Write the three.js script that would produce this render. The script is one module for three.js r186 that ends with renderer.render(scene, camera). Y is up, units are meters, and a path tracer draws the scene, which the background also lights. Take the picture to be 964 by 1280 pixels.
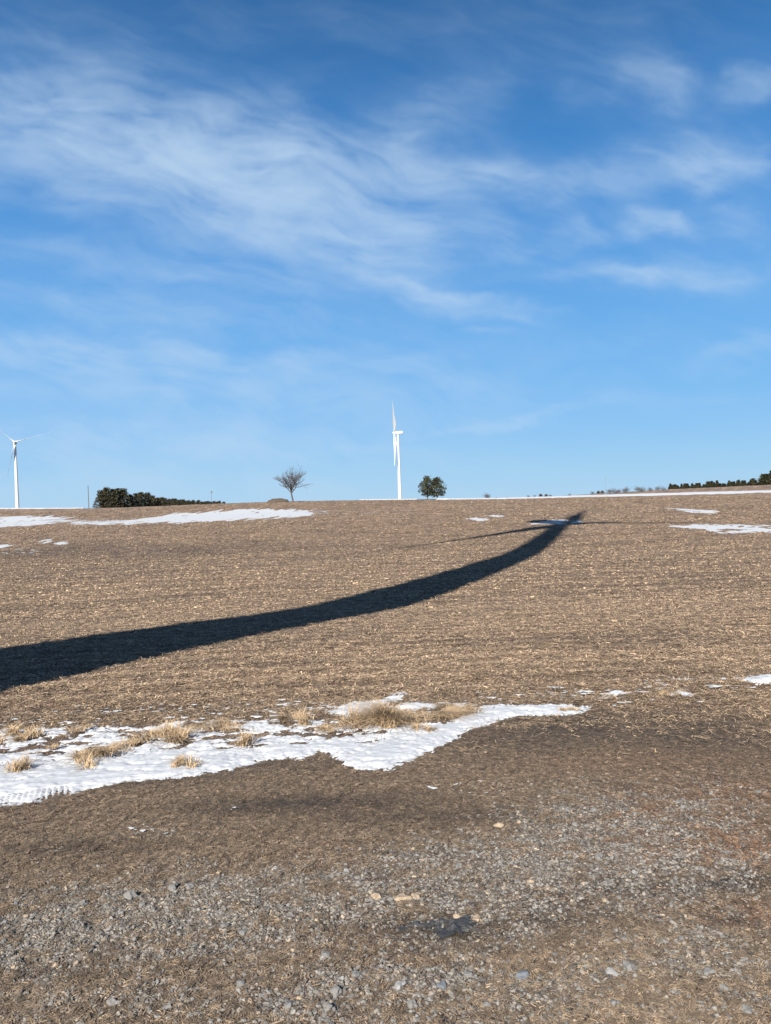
import * as THREE from 'three';
import { mergeGeometries } from 'three/addons/utils/BufferGeometryUtils.js';
import { createNoise2D, createNoise3D } from 'simplex-noise';

// ---------------------------------------------------------------- camera, sky, sun, exposure
const F = 924, ROLL = 1.9 * Math.PI / 180, HZ = -8.6, EYE = 1.6;      // focal length and horizon in photo pixels
const scene = new THREE.Scene();
const camera = new THREE.PerspectiveCamera(2 * Math.atan(640 / F) * 180 / Math.PI, 964 / 1280, 0.1, 9000);
camera.position.set(0, EYE, 0);
camera.rotation.set(Math.atan(HZ / F), 0, -ROLL, 'YXZ');

const renderer = new THREE.WebGLRenderer({ antialias: true });
renderer.setSize(771, 1024);
renderer.toneMapping = THREE.LinearToneMapping;
const EXPOSURE = 2.25;
renderer.toneMappingExposure = EXPOSURE;
renderer.shadowMap.enabled = true;

const SUN_AZ = 18.0 * Math.PI / 180, SUN_EL = 33.65 * Math.PI / 180;  // shadows run 18 degrees right of the view
const sunDir = new THREE.Vector3(-Math.sin(SUN_AZ) * Math.cos(SUN_EL), Math.sin(SUN_EL), Math.cos(SUN_AZ) * Math.cos(SUN_EL));
const sun = new THREE.DirectionalLight(new THREE.Color(1, 0.93, 0.83), 5);
sun.position.copy(sunDir).multiplyScalar(400);
sun.castShadow = true; sun.shadow.radius = 1;
sun.shadow.mapSize.set(4096, 4096);
Object.assign(sun.shadow.camera, { left: -260, right: 260, top: 260, bottom: -260, near: 1, far: 900 });
scene.add(sun, sun.target);

function rng(seed) { let s = seed | 0; return () => { s = (s + 0x6d2b79f5) | 0; let t = Math.imul(s ^ (s >>> 15), 1 | s); t = (t + Math.imul(t ^ (t >>> 7), 61 | t)) ^ t; return ((t ^ (t >>> 14)) >>> 0) / 4294967296; }; }
const n2 = createNoise2D(rng(11)), n2b = createNoise2D(rng(12)), n3 = createNoise3D(rng(13));
const fbm = (x, y, o = 4, g = 0.5) => { let s = 0, a = 1, t = 0; for (let i = 0; i < o; i++) { s += a * n2(x, y); t += a; a *= g; x = x * 2.03 + 17.1; y = y * 2.03 - 9.7; } return s / t; };
const lerp = THREE.MathUtils.lerp, clamp = THREE.MathUtils.clamp;
const sst = (a, b, x) => { const t = clamp((x - a) / (b - a), 0, 1); return t * t * (3 - 2 * t); };
const s2l = (c) => (c <= 0.04045 ? c / 12.92 : Math.pow((c + 0.055) / 1.055, 2.4));
const rgb = (r, g, b) => [s2l(r / 255), s2l(g / 255), s2l(b / 255)];
function table(xs, ys) {                                               // smooth (monotone-ish cubic) lookup
  const n = xs.length, m = new Array(n);
  for (let i = 0; i < n; i++) { const a = Math.max(0, i - 1), b = Math.min(n - 1, i + 1); m[i] = (ys[b] - ys[a]) / (xs[b] - xs[a]); }
  return (x) => {
    if (x <= xs[0]) return ys[0]; if (x >= xs[n - 1]) return ys[n - 1];
    let i = 0; while (x > xs[i + 1]) i++;
    const h = xs[i + 1] - xs[i], t = (x - xs[i]) / h, t2 = t * t, t3 = t2 * t;
    return (2 * t3 - 3 * t2 + 1) * ys[i] + (t3 - 2 * t2 + t) * h * m[i] + (-2 * t3 + 3 * t2) * ys[i + 1] + (t3 - t2) * h * m[i + 1];
  };
}

// sky: air and thin cirrus, as an equirectangular picture of every direction
const SKY_R = table([-1, 0, 2, 6, 13, 20, 27, 35, 60, 90], [176, 176, 165, 139, 110, 87, 67, 52, 33, 28]);
const SKY_G = table([-1, 0, 2, 6, 13, 20, 27, 35, 60, 90], [212, 212, 209, 195, 175, 153, 130, 105, 68, 58]);
const SKY_B = table([-1, 0, 2, 6, 13, 20, 27, 35, 60, 90], [240, 240, 241, 243, 235, 219, 195, 163, 112, 98]);
// cirrus wisps: where they hang (column, row in the photograph turned to azimuth and height), half sizes, slant and strength
const WISPS = [
  [60, 170, 230, 62, 10, 0.62], [220, 205, 190, 70, 16, 0.62], [350, 165, 55, 30, -35, 0.5], [300, 215, 120, 30, 10, 0.3], [330, 255, 150, 60, 24, 0.5], [440, 300, 120, 45, 26, 0.42],
  [110, 330, 150, 22, 8, 0.34], [30, 110, 160, 40, 5, 0.25], [560, 215, 130, 32, 6, 0.6], [700, 232, 90, 22, 4, 0.42], [540, 140, 90, 40, -25, 0.3], [430, 225, 120, 40, 12, 0.4],
  [470, 290, 120, 30, 8, 0.32], [620, 300, 80, 14, 6, 0.32], [860, 205, 75, 32, -8, 0.75], [885, 225, 50, 16, -10, 0.5], [800, 108, 60, 26, 8, 0.46], [940, 110, 40, 16, -30, 0.36], [960, 215, 26, 30, -20, 0.3],
  [735, 287, 40, 12, 4, 0.5], [822, 282, 28, 10, 6, 0.7], [915, 282, 50, 18, 4, 0.36], [790, 345, 48, 15, -4, 0.78], [900, 345, 80, 24, 3, 0.62], [690, 340, 60, 12, 2, 0.25],
  [555, 362, 80, 9, 9, 0.85], [600, 388, 60, 9, 8, 0.5], [605, 416, 30, 6, 3, 0.34], [470, 350, 70, 12, 24, 0.34], [300, 345, 110, 18, 12, 0.26], [400, 400, 120, 20, 12, 0.16],
  [640, 525, 120, 7, -6, 0.36], [930, 437, 80, 12, -8, 0.34], [700, 430, 160, 20, -5, 0.12], [570, 485, 70, 16, -3, 0.2], [250, 490, 320, 30, 2, 0.5], [120, 540, 300, 20, -2, 0.5], [300, 560, 260, 18, 1, 0.45], [100, 600, 360, 36, 0, 0.5], [380, 455, 240, 14, 3, 0.4], [90, 440, 180, 24, 4, 0.45], [150, 385, 200, 18, 8, 0.34], [60, 420, 160, 30, -6, 0.16], [820, 500, 150, 10, -3, 0.1],
  [470, 35, 260, 24, 2, 0.09], [800, 40, 160, 50, 20, 0.06], [100, 40, 160, 40, 10, 0.06],
].map(([X, Y, sx, sy, a, k]) => [X, Y, sx, sy, Math.cos(a * Math.PI / 180), Math.sin(a * Math.PI / 180), k]);
function skyTexture(W) {
  const H = W / 2, data = new Float32Array(W * H * 4), cr = Math.cos(ROLL), sr = Math.sin(ROLL);
  const cloud = rgb(194, 219, 243);
  for (let row = 0; row < H; row++) {
    const el = ((row + 0.5) / H - 0.5) * Math.PI, deg = el * 180 / Math.PI;
    const cy = Math.sin(el), ch = Math.cos(el), e = Math.max(deg, -0.5);
    const base = rgb(SKY_R(e), SKY_G(e), SKY_B(e));
    for (let col = 0; col < W; col++) {
      const i = (row * W + col) * 4;
      if (deg < -0.6) { data[i] = 0.1; data[i + 1] = 0.085; data[i + 2] = 0.07; data[i + 3] = 1; continue; }
      const az = ((col + 0.5) / W - 0.5) * 2 * Math.PI, x = Math.cos(az) * ch, fw = -Math.sin(az) * ch;
      const hx = Math.atan2(x, fw);                                    // azimuth right of the view
      let d = 0;
      const k = 1 / Math.max(0.12, cy + 0.1), px = x * k, pz = fw * k;   // a layer overhead
      const far = 0.5 + 0.5 * fbm(px * 0.7 + 3.1, pz * 0.7, 3);
      const inside = (1 - sst(0.5, 0.75, Math.abs(hx))) * (1 - sst(0.6, 0.75, el));
      if (inside < 1) {
        const w = fbm(px * 0.8, pz * 0.8 + 7, 3) * 0.9, q = fbm(px * 0.9 + w, pz * 3.2 + w, 5, 0.55);
        d += (1 - inside) * clamp((q * 0.5 + 0.5) * sst(0.35, 0.75, far) * 0.6, 0, 1);
      }
      if (inside > 0) {
        const u = F * Math.tan(clamp(hx, -1.2, 1.2)), v = HZ - F * Math.tan(Math.min(el, 1.2)) / Math.cos(clamp(hx, -1.2, 1.2));
        const X0 = 482 + u * cr + v * sr, Y0 = 640 - u * sr + v * cr;
        const wx = fbm(X0 / 240, Y0 / 150, 5, 0.55), wy = fbm(X0 / 260 + 40, Y0 / 130 + 9, 5, 0.55);
        const X = X0 + wx * 48, Y = Y0 + wy * 26;
        let m = 0;
        for (const [bx, by, sx, sy, c, s, a] of WISPS) {
          const dx = X - bx, dy = Y - by, p = (dx * c + dy * s) / sx, q = (-dx * s + dy * c) / sy, r2 = p * p + q * q;
          if (r2 < 6) m += a * Math.exp(-r2 * 0.9);
        }
        const fx = X0 * 0.95 + Y0 * 0.3 + 40 * wx, fy = -X0 * 0.26 + Y0 * 0.96 + 26 * fbm(X0 / 300, Y0 / 200 + 3, 2) + 9 * wy;   // fibres drawn out by the wind
        const fib = fbm(fx / 180, fy / 42, 6, 0.54), fine = fbm(fx / 80, fy / 16, 4, 0.6), soft = fbm(X0 / 170 + 5, Y0 / 80, 4, 0.5);
        const dens = m * clamp(0.74 + 0.46 * fib + 0.42 * soft + 0.2 * fine, 0.05, 2);
        d += inside * (1 - Math.exp(-1.15 * dens)) + inside * 0.03 * clamp(fib + 0.3, 0, 1);
      }
      d = clamp(d, 0, 0.9) * 0.86;
      for (let c = 0; c < 3; c++) data[i + c] = lerp(base[c], Math.max(cloud[c], base[c]), d) / EXPOSURE;
      data[i + 3] = 1;
    }
  }
  const t = new THREE.DataTexture(data, W, H, THREE.RGBAFormat, THREE.FloatType);
  t.mapping = THREE.EquirectangularReflectionMapping; t.magFilter = t.minFilter = THREE.LinearFilter; t.needsUpdate = true;
  return t;
}
const sky = skyTexture(4096);
scene.background = sky; scene.environment = sky;

// ---------------------------------------------------------------- the lie of the land (metres, forward = -z)
const DROP = table([0, 2.3, 4.5, 6.5, 9, 13, 18, 25, 35, 50, 70, 95, 130, 180], [1.6, 1.64, 1.76, 1.9, 2.05, 2.35, 2.79, 3.41, 3.84, 4.3, 4.64, 3.99, 2.64, 1.25]);
const CX = [-482, -362, -202, -116, 18, 138, 258, 348, 482];
const crest = [table(CX, [11.3, 8.2, 8.8, 8.6, 6.0, 2.8, 1.2, -0.7, -2.6]), table(CX, [10.9, 7.2, 7.6, 7.7, 6.2, 4.6, 3.7, 2.8, 1.5]), table(CX, [6, 2, 4, 4, 3, 2.6, 5.2, 7.8, 9.4]), table(CX, [3, -3, 1, 1, 1, 1.5, 3.5, 5, 6])];
const CZ = [235, 262, 400, 650];
function land(x, z) {                                                   // z forward; height of the ground without clods
  const r = Math.hypot(x, z), az = Math.atan2(x, z), ac = clamp(az, -0.62, 0.62), s = r * Math.cos(ac);
  const side = 1 - 0.85 * sst(0.75, 1.9, Math.abs(az));
  const near = EYE - (1.6 + (DROP(s) - 1.6) * side + 0.003 * clamp(x, -60, 60) * side * sst(4, 20, r));
  if (s <= 150) return near;
  const u = F * Math.tan(clamp(az, -0.48, 0.48)), hs = CZ.map((c, i) => EYE + crest[i](u) * c / F);
  const p = [[150, EYE - 2.05 - 0.003 * clamp(x, -60, 60) * side], [185, EYE - 0.95], ...CZ.map((c, i) => [c, hs[i]]), [1000, -3], [2500, -9], [7000, -25]];
  if (s >= 7000) return -25;
  let i = 0; while (s > p[i + 1][0]) i++;
  const t = (s - p[i][0]) / (p[i + 1][0] - p[i][0]);
  const far = lerp(p[i][1], p[i + 1][1], i < 2 ? t : t * t * (3 - 2 * t));
  return lerp(near, far, sst(150, 185, s));
}
// where the line of sight through a pixel of the photograph meets the land: [x, height, forward]
function at(X, Y, rMin = 1.2, rMax = 240) {
  const dx = X - 482, dy = Y - 640, u = dx * Math.cos(ROLL) - dy * Math.sin(ROLL), v = dx * Math.sin(ROLL) + dy * Math.cos(ROLL) - HZ;
  let last = rMin;
  for (let z = rMin; z < rMax; z *= 1.006) {
    if (land(z * u / F, z) > EYE - z * v / F) {
      let a = last, b = z;
      for (let k = 0; k < 12; k++) { const m = (a + b) / 2; if (land(m * u / F, m) > EYE - m * v / F) b = m; else a = m; }
      return [b * u / F, land(b * u / F, b), b];
    }
    last = z;
  }
  return [rMax * u / F, land(rMax * u / F, rMax), rMax];
}
// a direction of the photograph at a given distance: [x, height, forward]
function off(X, Y, z) {
  const dx = X - 482, dy = Y - 640, u = dx * Math.cos(ROLL) - dy * Math.sin(ROLL), v = dx * Math.sin(ROLL) + dy * Math.cos(ROLL) - HZ;
  return [z * u / F, EYE - z * v / F, z];
}
const spot = (X, Y, rx, ry, k = 1) => { const c = at(X, Y), lo = at(X, Y + ry), hi = at(X, Y - ry, 1.2, 232); return { x: c[0], z: c[2], rx: rx * c[2] / F, rz: Math.max(0.03, (hi[2] - lo[2]) / 2), k }; };
const inSpots = (list, x, z) => { let s = 0; for (const b of list) { const p = (x - b.x) / b.rx, q = (z - b.z) / b.rz, r = p * p + q * q; if (r < 7) s += b.k * Math.exp(-r * 0.8); } return s; };

const GRAVEL = [[130, 1165, 190, 45, 0.9], [40, 1150, 80, 40, 0.5], [250, 1120, 90, 30, 0.5], [420, 1130, 140, 40, 0.7], [470, 1235, 130, 40, 0.55], [560, 1080, 120, 28, 0.7], [620, 1130, 60, 25, 0.5], [700, 1090, 130, 45, 0.95], [790, 1050, 130, 45, 0.75], [880, 1090, 70, 25, 0.4], [900, 1020, 70, 20, 0.4], [380, 1255, 60, 25, 0.7], [560, 1230, 70, 25, 0.6], [800, 1215, 140, 40, 0.35], [910, 1190, 60, 40, 0.4], [130, 1260, 140, 20, 0.4], [700, 1010, 60, 16, 0.35], [180, 1045, 70, 10, 0.4], [600, 985, 60, 8, 0.3], [620, 1262, 60, 18, 0.4], [800, 1010, 150, 25, 0.6], [900, 985, 80, 18, 0.4], [720, 975, 60, 10, 0.3]].map((a) => spot(...a));
const DAMP = [[400, 1005, 130, 11, 0.9], [560, 1022, 120, 12, 0.7], [300, 1010, 80, 9, 0.5], [690, 1150, 110, 16, 0.8], [820, 1110, 120, 12, 0.6], [930, 1105, 60, 14, 0.7], [560, 1190, 90, 12, 0.45], [90, 1215, 150, 14, 0.45], [60, 1065, 90, 12, 0.45], [150, 1060, 120, 8, 0.3], [820, 900, 190, 20, 0.75], [700, 905, 110, 14, 0.5], [900, 930, 120, 20, 0.55], [640, 930, 120, 14, 0.4], [180, 975, 120, 8, 0.5], [330, 955, 100, 8, 0.55], [30, 690, 170, 8, 0.6], [250, 688, 180, 6, 0.6], [100, 712, 260, 6, 0.25], [915, 1152, 40, 8, 0.7], [605, 1108, 30, 6, 0.5], [620, 880, 180, 7, 0.35], [120, 890, 160, 7, 0.5], [520, 1162, 55, 14, 1.0], [585, 1166, 40, 12, 0.7]].map((a) => spot(...a));
const STRAWY = [[250, 740, 330, 20, 0.8], [60, 765, 160, 18, 0.7], [650, 830, 300, 30, 0.4], [850, 760, 240, 40, 0.5], [300, 850, 300, 16, 0.35], [800, 690, 200, 14, 0.25], [480, 700, 160, 16, 0.4]].map((a) => spot(...a));
const RUSTY = [[900, 1030, 90, 30, 0.6], [860, 1075, 80, 20, 0.5], [780, 1010, 60, 14, 0.4], [950, 1140, 30, 14, 0.6], [915, 1152, 40, 8, 0.6], [640, 1120, 30, 8, 0.4], [760, 1040, 60, 20, 0.35], [840, 720, 200, 20, 0.25], [880, 880, 120, 14, 0.5], [930, 990, 80, 16, 0.6], [820, 950, 140, 12, 0.4], [700, 1060, 60, 16, 0.35], [930, 1060, 60, 18, 0.6]].map((a) => spot(...a));

const drill = (x, z) => (z + 0.03 * x + 0.12 * n2(x * 0.25, z * 0.2)) * 2 * Math.PI / 0.76;
const clods = (x, z, r) => {
  let h = 0;
  if (r < 14) h += 0.012 * fbm(x * 7, z * 7, 3) + 0.006 * n2b(x * 26, z * 26);
  h += (0.012 + 0.03 * sst(6, 9, r)) * fbm(x * 1.9 + 5, z * 3.2, 3) * (1 - 0.5 * sst(60, 200, r));
  h += 0.05 * sst(15, 40, r) * n2b(x * 0.2, z * 0.5);
  if (r > 6.2 && r < 50 && z > 0) h += 0.016 * sst(6.2, 8, r) * (1 - sst(26, 50, r)) * Math.sin(drill(x, z)) * (0.7 + 0.5 * n2b(x * 0.7, z));   // drilled rows across the slope
  return h;
};
const ground = (x, z) => land(x, z) + clods(x, z, Math.hypot(x, z));
// how much gravel shows, and how much the patch is plain field
const gravelAt = (x, z) => clamp(inSpots(GRAVEL, x, z) * (0.72 + 1.0 * fbm(x * 3.6, z * 5, 4, 0.6)) + 0.34 * (1 - sst(3.2, 4.2, z)) * (0.75 + 1.4 * fbm(x * 3.3 + 9, z * 4.2, 4, 0.6)) + 0.1 * fbm(x * 2.3 + 9, z * 2.6, 3), 0, 1) * (1 - sst(4.6, 6.2, z));
const fieldAt = (x, z) => sst(5.3, 8.3, Math.hypot(x, z) * (Math.abs(Math.atan2(x, z)) < 1.2 ? 1 : 0.45) + 0.5 * fbm(x * 0.8, z * 0.8, 2));
const C_FIELD = [0.17, 0.123, 0.087], C_STRAW = [0.255, 0.188, 0.12], C_SOIL = [0.068, 0.045, 0.034], C_DAMP = [0.04, 0.031, 0.026], C_TURF = [0.116, 0.086, 0.061], C_GRIT = [0.14, 0.131, 0.117], C_RUST = [0.13, 0.08, 0.048];
const mixTo = (c, d, t) => { for (let i = 0; i < 3; i++) c[i] += (d[i] - c[i]) * t; };
function earthColour(x, z) {
  const r = Math.hypot(x, z), f = fieldAt(x, z), c = C_TURF.slice();
  mixTo(c, C_FIELD, f);
  const g = gravelAt(x, z); mixTo(c, C_GRIT, 0.75 * sst(0.15, 0.6, g));
  const broad = fbm(x * 0.06 + 3, z * 0.16, 4), rows = fbm(x * 0.05, z * 0.5, 4, 0.7), mid = fbm(x * 0.55, z * 0.9 + 4, 4), small = fbm(x * 4, z * 5, 3);
  mixTo(c, C_STRAW, f * clamp(0.25 * mid + 0.3 * inSpots(STRAWY, x, z) + 0.2 * broad, 0, 0.8));
  mixTo(c, C_SOIL, clamp(f * (0.6 * sst(0.0, 0.5, rows) + 0.5 * sst(0.08, 0.5, mid) + 0.5 * sst(0, 0.45, broad)) + (1 - f) * 0.7 * sst(-0.05, 0.55, mid + 0.5 * small), 0, 0.75));
  mixTo(c, C_RUST, clamp(inSpots(RUSTY, x, z) * (0.6 + 0.9 * small), 0, 0.6));
  mixTo(c, C_DAMP, clamp(inSpots(DAMP, x, z) * (0.75 + 0.9 * small + 0.6 * mid), 0, 0.9));
  const k = 1 + 0.28 * small + 0.2 * n2b(x * 14, z * 14);
  return [c[0] * k, c[1] * k, c[2] * k];
}

// ---------------------------------------------------------------- procedural surface pictures
let LITTER_GAIN = 1;
function litterTextures() {                                            // trampled straw, stalk bits and crumbs of soil: colour and height
  const N = 2048, R = rng(5), mk = () => { const c = document.createElement('canvas'); c.width = c.height = N; return c; };
  const cc = mk(), hc = mk(), a = cc.getContext('2d'), b = hc.getContext('2d');
  a.fillStyle = 'rgb(112,110,108)'; a.fillRect(0, 0, N, N); b.fillStyle = 'rgb(70,70,70)'; b.fillRect(0, 0, N, N);
  const wrap = (x, y, m, draw) => { for (const ox of [0, x < m ? N : x > N - m ? -N : null]) for (const oy of [0, y < m ? N : y > N - m ? -N : null]) if (ox !== null && oy !== null) draw(x + ox, y + oy); };
  for (let i = 0; i < 26000; i++) {                                    // crumbs
    const x = R() * N, y = R() * N, s = 2 + 9 * R() * R(), v = R(), q = 40 + 150 * v * v + 30 * R();
    wrap(x, y, 20, (X, Y) => { a.fillStyle = `rgb(${q * 1.02},${q},${q * 0.97})`; a.beginPath(); a.ellipse(X, Y, s, s * (0.5 + 0.5 * v), R() * 3, 0, 6.3); a.fill(); b.fillStyle = `rgb(${60 + s * 9},${60 + s * 9},${60 + s * 9})`; b.beginPath(); b.ellipse(X, Y, s, s * 0.7, 0, 0, 6.3); b.fill(); });
  }
  for (let i = 0; i < 30000; i++) {                                    // straws
    const x = R() * N, y = R() * N, L = 10 + 80 * R() * R(), t = (R() - 0.5) * 2.4 + (R() < 0.25 ? 1.5 : 0), bend = (R() - 0.5) * L * 0.5, v = R(), w = 1 + 3.2 * R() * R();
    const lum = v < 0.35 ? 30 + 90 * R() : 120 + 135 * R(), yel = 0.84 + 0.12 * R(), hgt = 110 + 140 * R();
    const dx = Math.cos(t) * L, dy = Math.sin(t) * L;
    wrap(x, y, 100, (X, Y) => {
      for (const [g, st] of [[a, `rgb(${lum},${lum * (0.93 + 0.04 * v)},${lum * yel})`], [b, `rgb(${hgt},${hgt},${hgt})`]]) { g.strokeStyle = st; g.lineWidth = w; g.beginPath(); g.moveTo(X - dx / 2, Y - dy / 2); g.quadraticCurveTo(X - dy * bend / L, Y + dx * bend / L, X + dx / 2, Y + dy / 2); g.stroke(); }
    });
  }
  { const d = a.getImageData(0, 0, N, N).data; let m = 0, k = 0; for (let i = 0; i < d.length; i += 4 * 97) { m += s2l(d[i + 1] / 255); k++; } LITTER_GAIN = k / m; }   // vertex colours are the mean colour of the earth
  const tex = (c, srgb) => { const t = new THREE.CanvasTexture(c); t.wrapS = t.wrapT = THREE.RepeatWrapping; if (srgb) t.colorSpace = THREE.SRGBColorSpace; return t; };
  return [tex(cc, true), tex(hc, false)];
}
const [litter, litterHeight] = litterTextures();
function grainTexture(N, f) { const d = new Uint8Array(N * N * 4); for (let y = 0; y < N; y++) for (let x = 0; x < N; x++) { const v = clamp(f(x / N, y / N), 0, 1) * 255, i = (y * N + x) * 4; d[i] = d[i + 1] = d[i + 2] = v; d[i + 3] = 255; } const t = new THREE.DataTexture(d, N, N); t.wrapS = t.wrapT = THREE.RepeatWrapping; t.magFilter = THREE.LinearFilter; t.needsUpdate = true; return t; }
const tile3 = (u, v, k, o) => { let s = 0, a = 1, t = 0; for (let i = 0; i < o; i++) { const A = u * 2 * Math.PI, B = v * 2 * Math.PI, r = k / (2 * Math.PI); s += a * n3(Math.cos(A) * r + 3 * i, Math.sin(A) * r + Math.cos(B) * r, Math.sin(B) * r + 7 * i); t += a; a *= 0.6; k *= 2; } return s / t; };
const snowBump = grainTexture(512, (u, v) => 0.5 + 0.5 * tile3(u, v, 14, 4));
const snowDirt = (() => { const N = 1024, c = document.createElement('canvas'); c.width = c.height = N; const g = c.getContext('2d'), R = rng(77); g.fillStyle = 'rgb(252,253,255)'; g.fillRect(0, 0, N, N); for (let i = 0; i < 900; i++) { g.fillStyle = `rgba(${120 + 60 * R()},${95 + 50 * R()},${70 + 40 * R()},${0.1 + 0.5 * R()})`; g.fillRect(R() * N, R() * N, 1 + 3 * R(), 1 + 2 * R()); } const t = new THREE.CanvasTexture(c); t.wrapS = t.wrapT = THREE.RepeatWrapping; t.colorSpace = THREE.SRGBColorSpace; return t; })();

const M = {
  earth: new THREE.MeshStandardMaterial({ name: 'earth', vertexColors: true, map: litter, bumpMap: litterHeight, bumpScale: 0.02, roughness: 1 }),
  snow: new THREE.MeshPhysicalMaterial({ name: 'old_snow', color: new THREE.Color(0.385, 0.4, 0.42), map: snowDirt, bumpMap: snowBump, bumpScale: 0.0008, roughness: 0.75 }),
  straw: new THREE.MeshStandardMaterial({ name: 'dry_straw', color: 0xffffff, roughness: 0.85, side: THREE.DoubleSide }),
  stone: new THREE.MeshStandardMaterial({ name: 'crushed_stone', color: 0xffffff, roughness: 0.9 }),
  white: new THREE.MeshStandardMaterial({ name: 'white_paint', color: new THREE.Color(0.52, 0.535, 0.545), roughness: 0.45 }),
  grey: new THREE.MeshStandardMaterial({ name: 'grey_plinth', color: new THREE.Color(0.36, 0.36, 0.35), roughness: 0.9 }),
  bark: new THREE.MeshStandardMaterial({ name: 'bark', color: new THREE.Color(0.07, 0.055, 0.045), roughness: 1 }),
  greyBark: new THREE.MeshStandardMaterial({ name: 'grey_bark', color: new THREE.Color(0.085, 0.075, 0.072), roughness: 1 }),
  needles: new THREE.MeshStandardMaterial({ name: 'needles', vertexColors: true, roughness: 0.9, side: THREE.DoubleSide }),
  pole: new THREE.MeshStandardMaterial({ name: 'weathered_pole', color: new THREE.Color(0.13, 0.115, 0.1), roughness: 1 }),
  blades: new THREE.MeshStandardMaterial({ name: 'dead_grass', vertexColors: true, roughness: 0.85, side: THREE.DoubleSide }),
  scrap: new THREE.MeshStandardMaterial({ name: 'dark_sheet', color: new THREE.Color(0.034, 0.035, 0.037), roughness: 0.5, bumpMap: snowBump, bumpScale: 0.004 }),
  mound: new THREE.MeshStandardMaterial({ name: 'spoil', color: new THREE.Color(0.06, 0.046, 0.036), roughness: 1 }),
};

const used = new Map();
function numbered(n) { const k = used.get(n) ?? 0; used.set(n, k + 1); return k ? `${n}_${String(k).padStart(3, '0')}` : n; }
function shade(o) { o.traverse((m) => { if (m.isMesh) { m.castShadow = m.receiveShadow = true; } }); return o; }
function put(o, name, data) { o.name = numbered(name); Object.assign(o.userData, data); scene.add(shade(o)); return o; }
function part(parent, name, geo, mat) { const m = new THREE.Mesh(geo, mat); m.name = name; parent.add(m); return m; }

// ---------------------------------------------------------------- the ground: one sheet, finer towards the camera
function groundSheet() {
  const az = [], rad = [0.25];
  for (let a = -42; a < 42; a += 0.2) az.push(a * Math.PI / 180);
  for (let a = 42; a < 318; a += 2) az.push(a * Math.PI / 180);
  const grow = (to, k) => { while (rad[rad.length - 1] < to) rad.push(rad[rad.length - 1] * k); };
  grow(1.7, 1.12); grow(9, 1.0045); grow(40, 1.012); grow(320, 1.018); grow(7000, 1.08);
  const n = az.length, N = rad.length, pos = new Float32Array((n * N + 1) * 3), col = new Float32Array((n * N + 1) * 3), uv = new Float32Array((n * N + 1) * 2), idx = [];
  const set = (i, x, z) => { const c = earthColour(x, z); pos.set([x, ground(x, z), -z], i * 3); col.set(c.map((v) => v * LITTER_GAIN), i * 3); uv.set([x / 2.6, z / 2.6], i * 2); };
  for (let j = 0; j < N; j++) for (let i = 0; i < n; i++) set(j * n + i, rad[j] * Math.sin(az[i]), rad[j] * Math.cos(az[i]));
  set(n * N, 0, 0);
  for (let i = 0; i < n; i++) { const k = (i + 1) % n; idx.push(n * N, k, i); for (let j = 0; j < N - 1; j++) { const a = j * n + i, b = j * n + k, c = a + n, d = b + n; idx.push(a, d, c, a, b, d); } }
  const g = new THREE.BufferGeometry();
  g.setAttribute('position', new THREE.BufferAttribute(pos, 3)); g.setAttribute('color', new THREE.BufferAttribute(col, 3)); g.setAttribute('uv', new THREE.BufferAttribute(uv, 2)); g.setIndex(idx);
  g.computeVertexNormals();
  if (g.attributes.normal.getY(5) < 0) throw new Error('ground faces down');
  return g;
}
const groundMesh = put(new THREE.Mesh(groundSheet(), M.earth), 'ground', { kind: 'structure', label: 'brown stubble field with a gravelly grass verge' });

// ---------------------------------------------------------------- the turbine beside the camera, and two more beyond the ridge
const lathe = (p, seg = 40) => new THREE.LatheGeometry(p.map(([r, y]) => new THREE.Vector2(r, y)), seg);
const HUB_H = 80, BLADE = 44;
const towerGeo = lathe([[2.15, -1], [2.15, 0], [2.1, 0.02], [1.85, 26], [1.87, 26.02], [1.87, 26.2], [1.84, 26.22], [1.55, 53], [1.57, 53.02], [1.57, 53.2], [1.54, 53.22], [1.22, 78], [1.25, 78.1], [1.25, 78.5], [0.5, 78.5]], 48);
function nacelleGeo() {                                                // along +z from the tail to the hub, the tower top at its middle
  const ring = (z, w, h, y) => { const o = []; for (let i = 0; i < 24; i++) { const t = i / 24 * 2 * Math.PI, c = Math.cos(t), s = Math.sin(t), q = Math.pow(Math.abs(c) ** 4 + Math.abs(s) ** 4, -0.25); o.push([c * q * w, y + s * q * h, z]); } return o; };
  const rings = [ring(-6.1, 0.4, 0.5, 0.2), ring(-6, 1.35, 1.4, 0.15), ring(-5.2, 1.65, 1.75, 0.1), ring(0, 1.75, 1.9, 0), ring(2.2, 1.7, 1.8, 0), ring(3.1, 1.45, 1.5, 0), ring(3.15, 0.2, 0.2, 0)];
  const pos = [], idx = [];
  rings.forEach((r) => r.forEach((p) => pos.push(...p)));
  for (let j = 0; j < rings.length - 1; j++) for (let i = 0; i < 24; i++) { const a = j * 24 + i, b = j * 24 + (i + 1) % 24; idx.push(a, b, a + 24, b, b + 24, a + 24); }
  const g = new THREE.BufferGeometry(); g.setAttribute('position', new THREE.Float32BufferAttribute(pos, 3)); g.setIndex(idx); g.computeVertexNormals(); return g;
}
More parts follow.
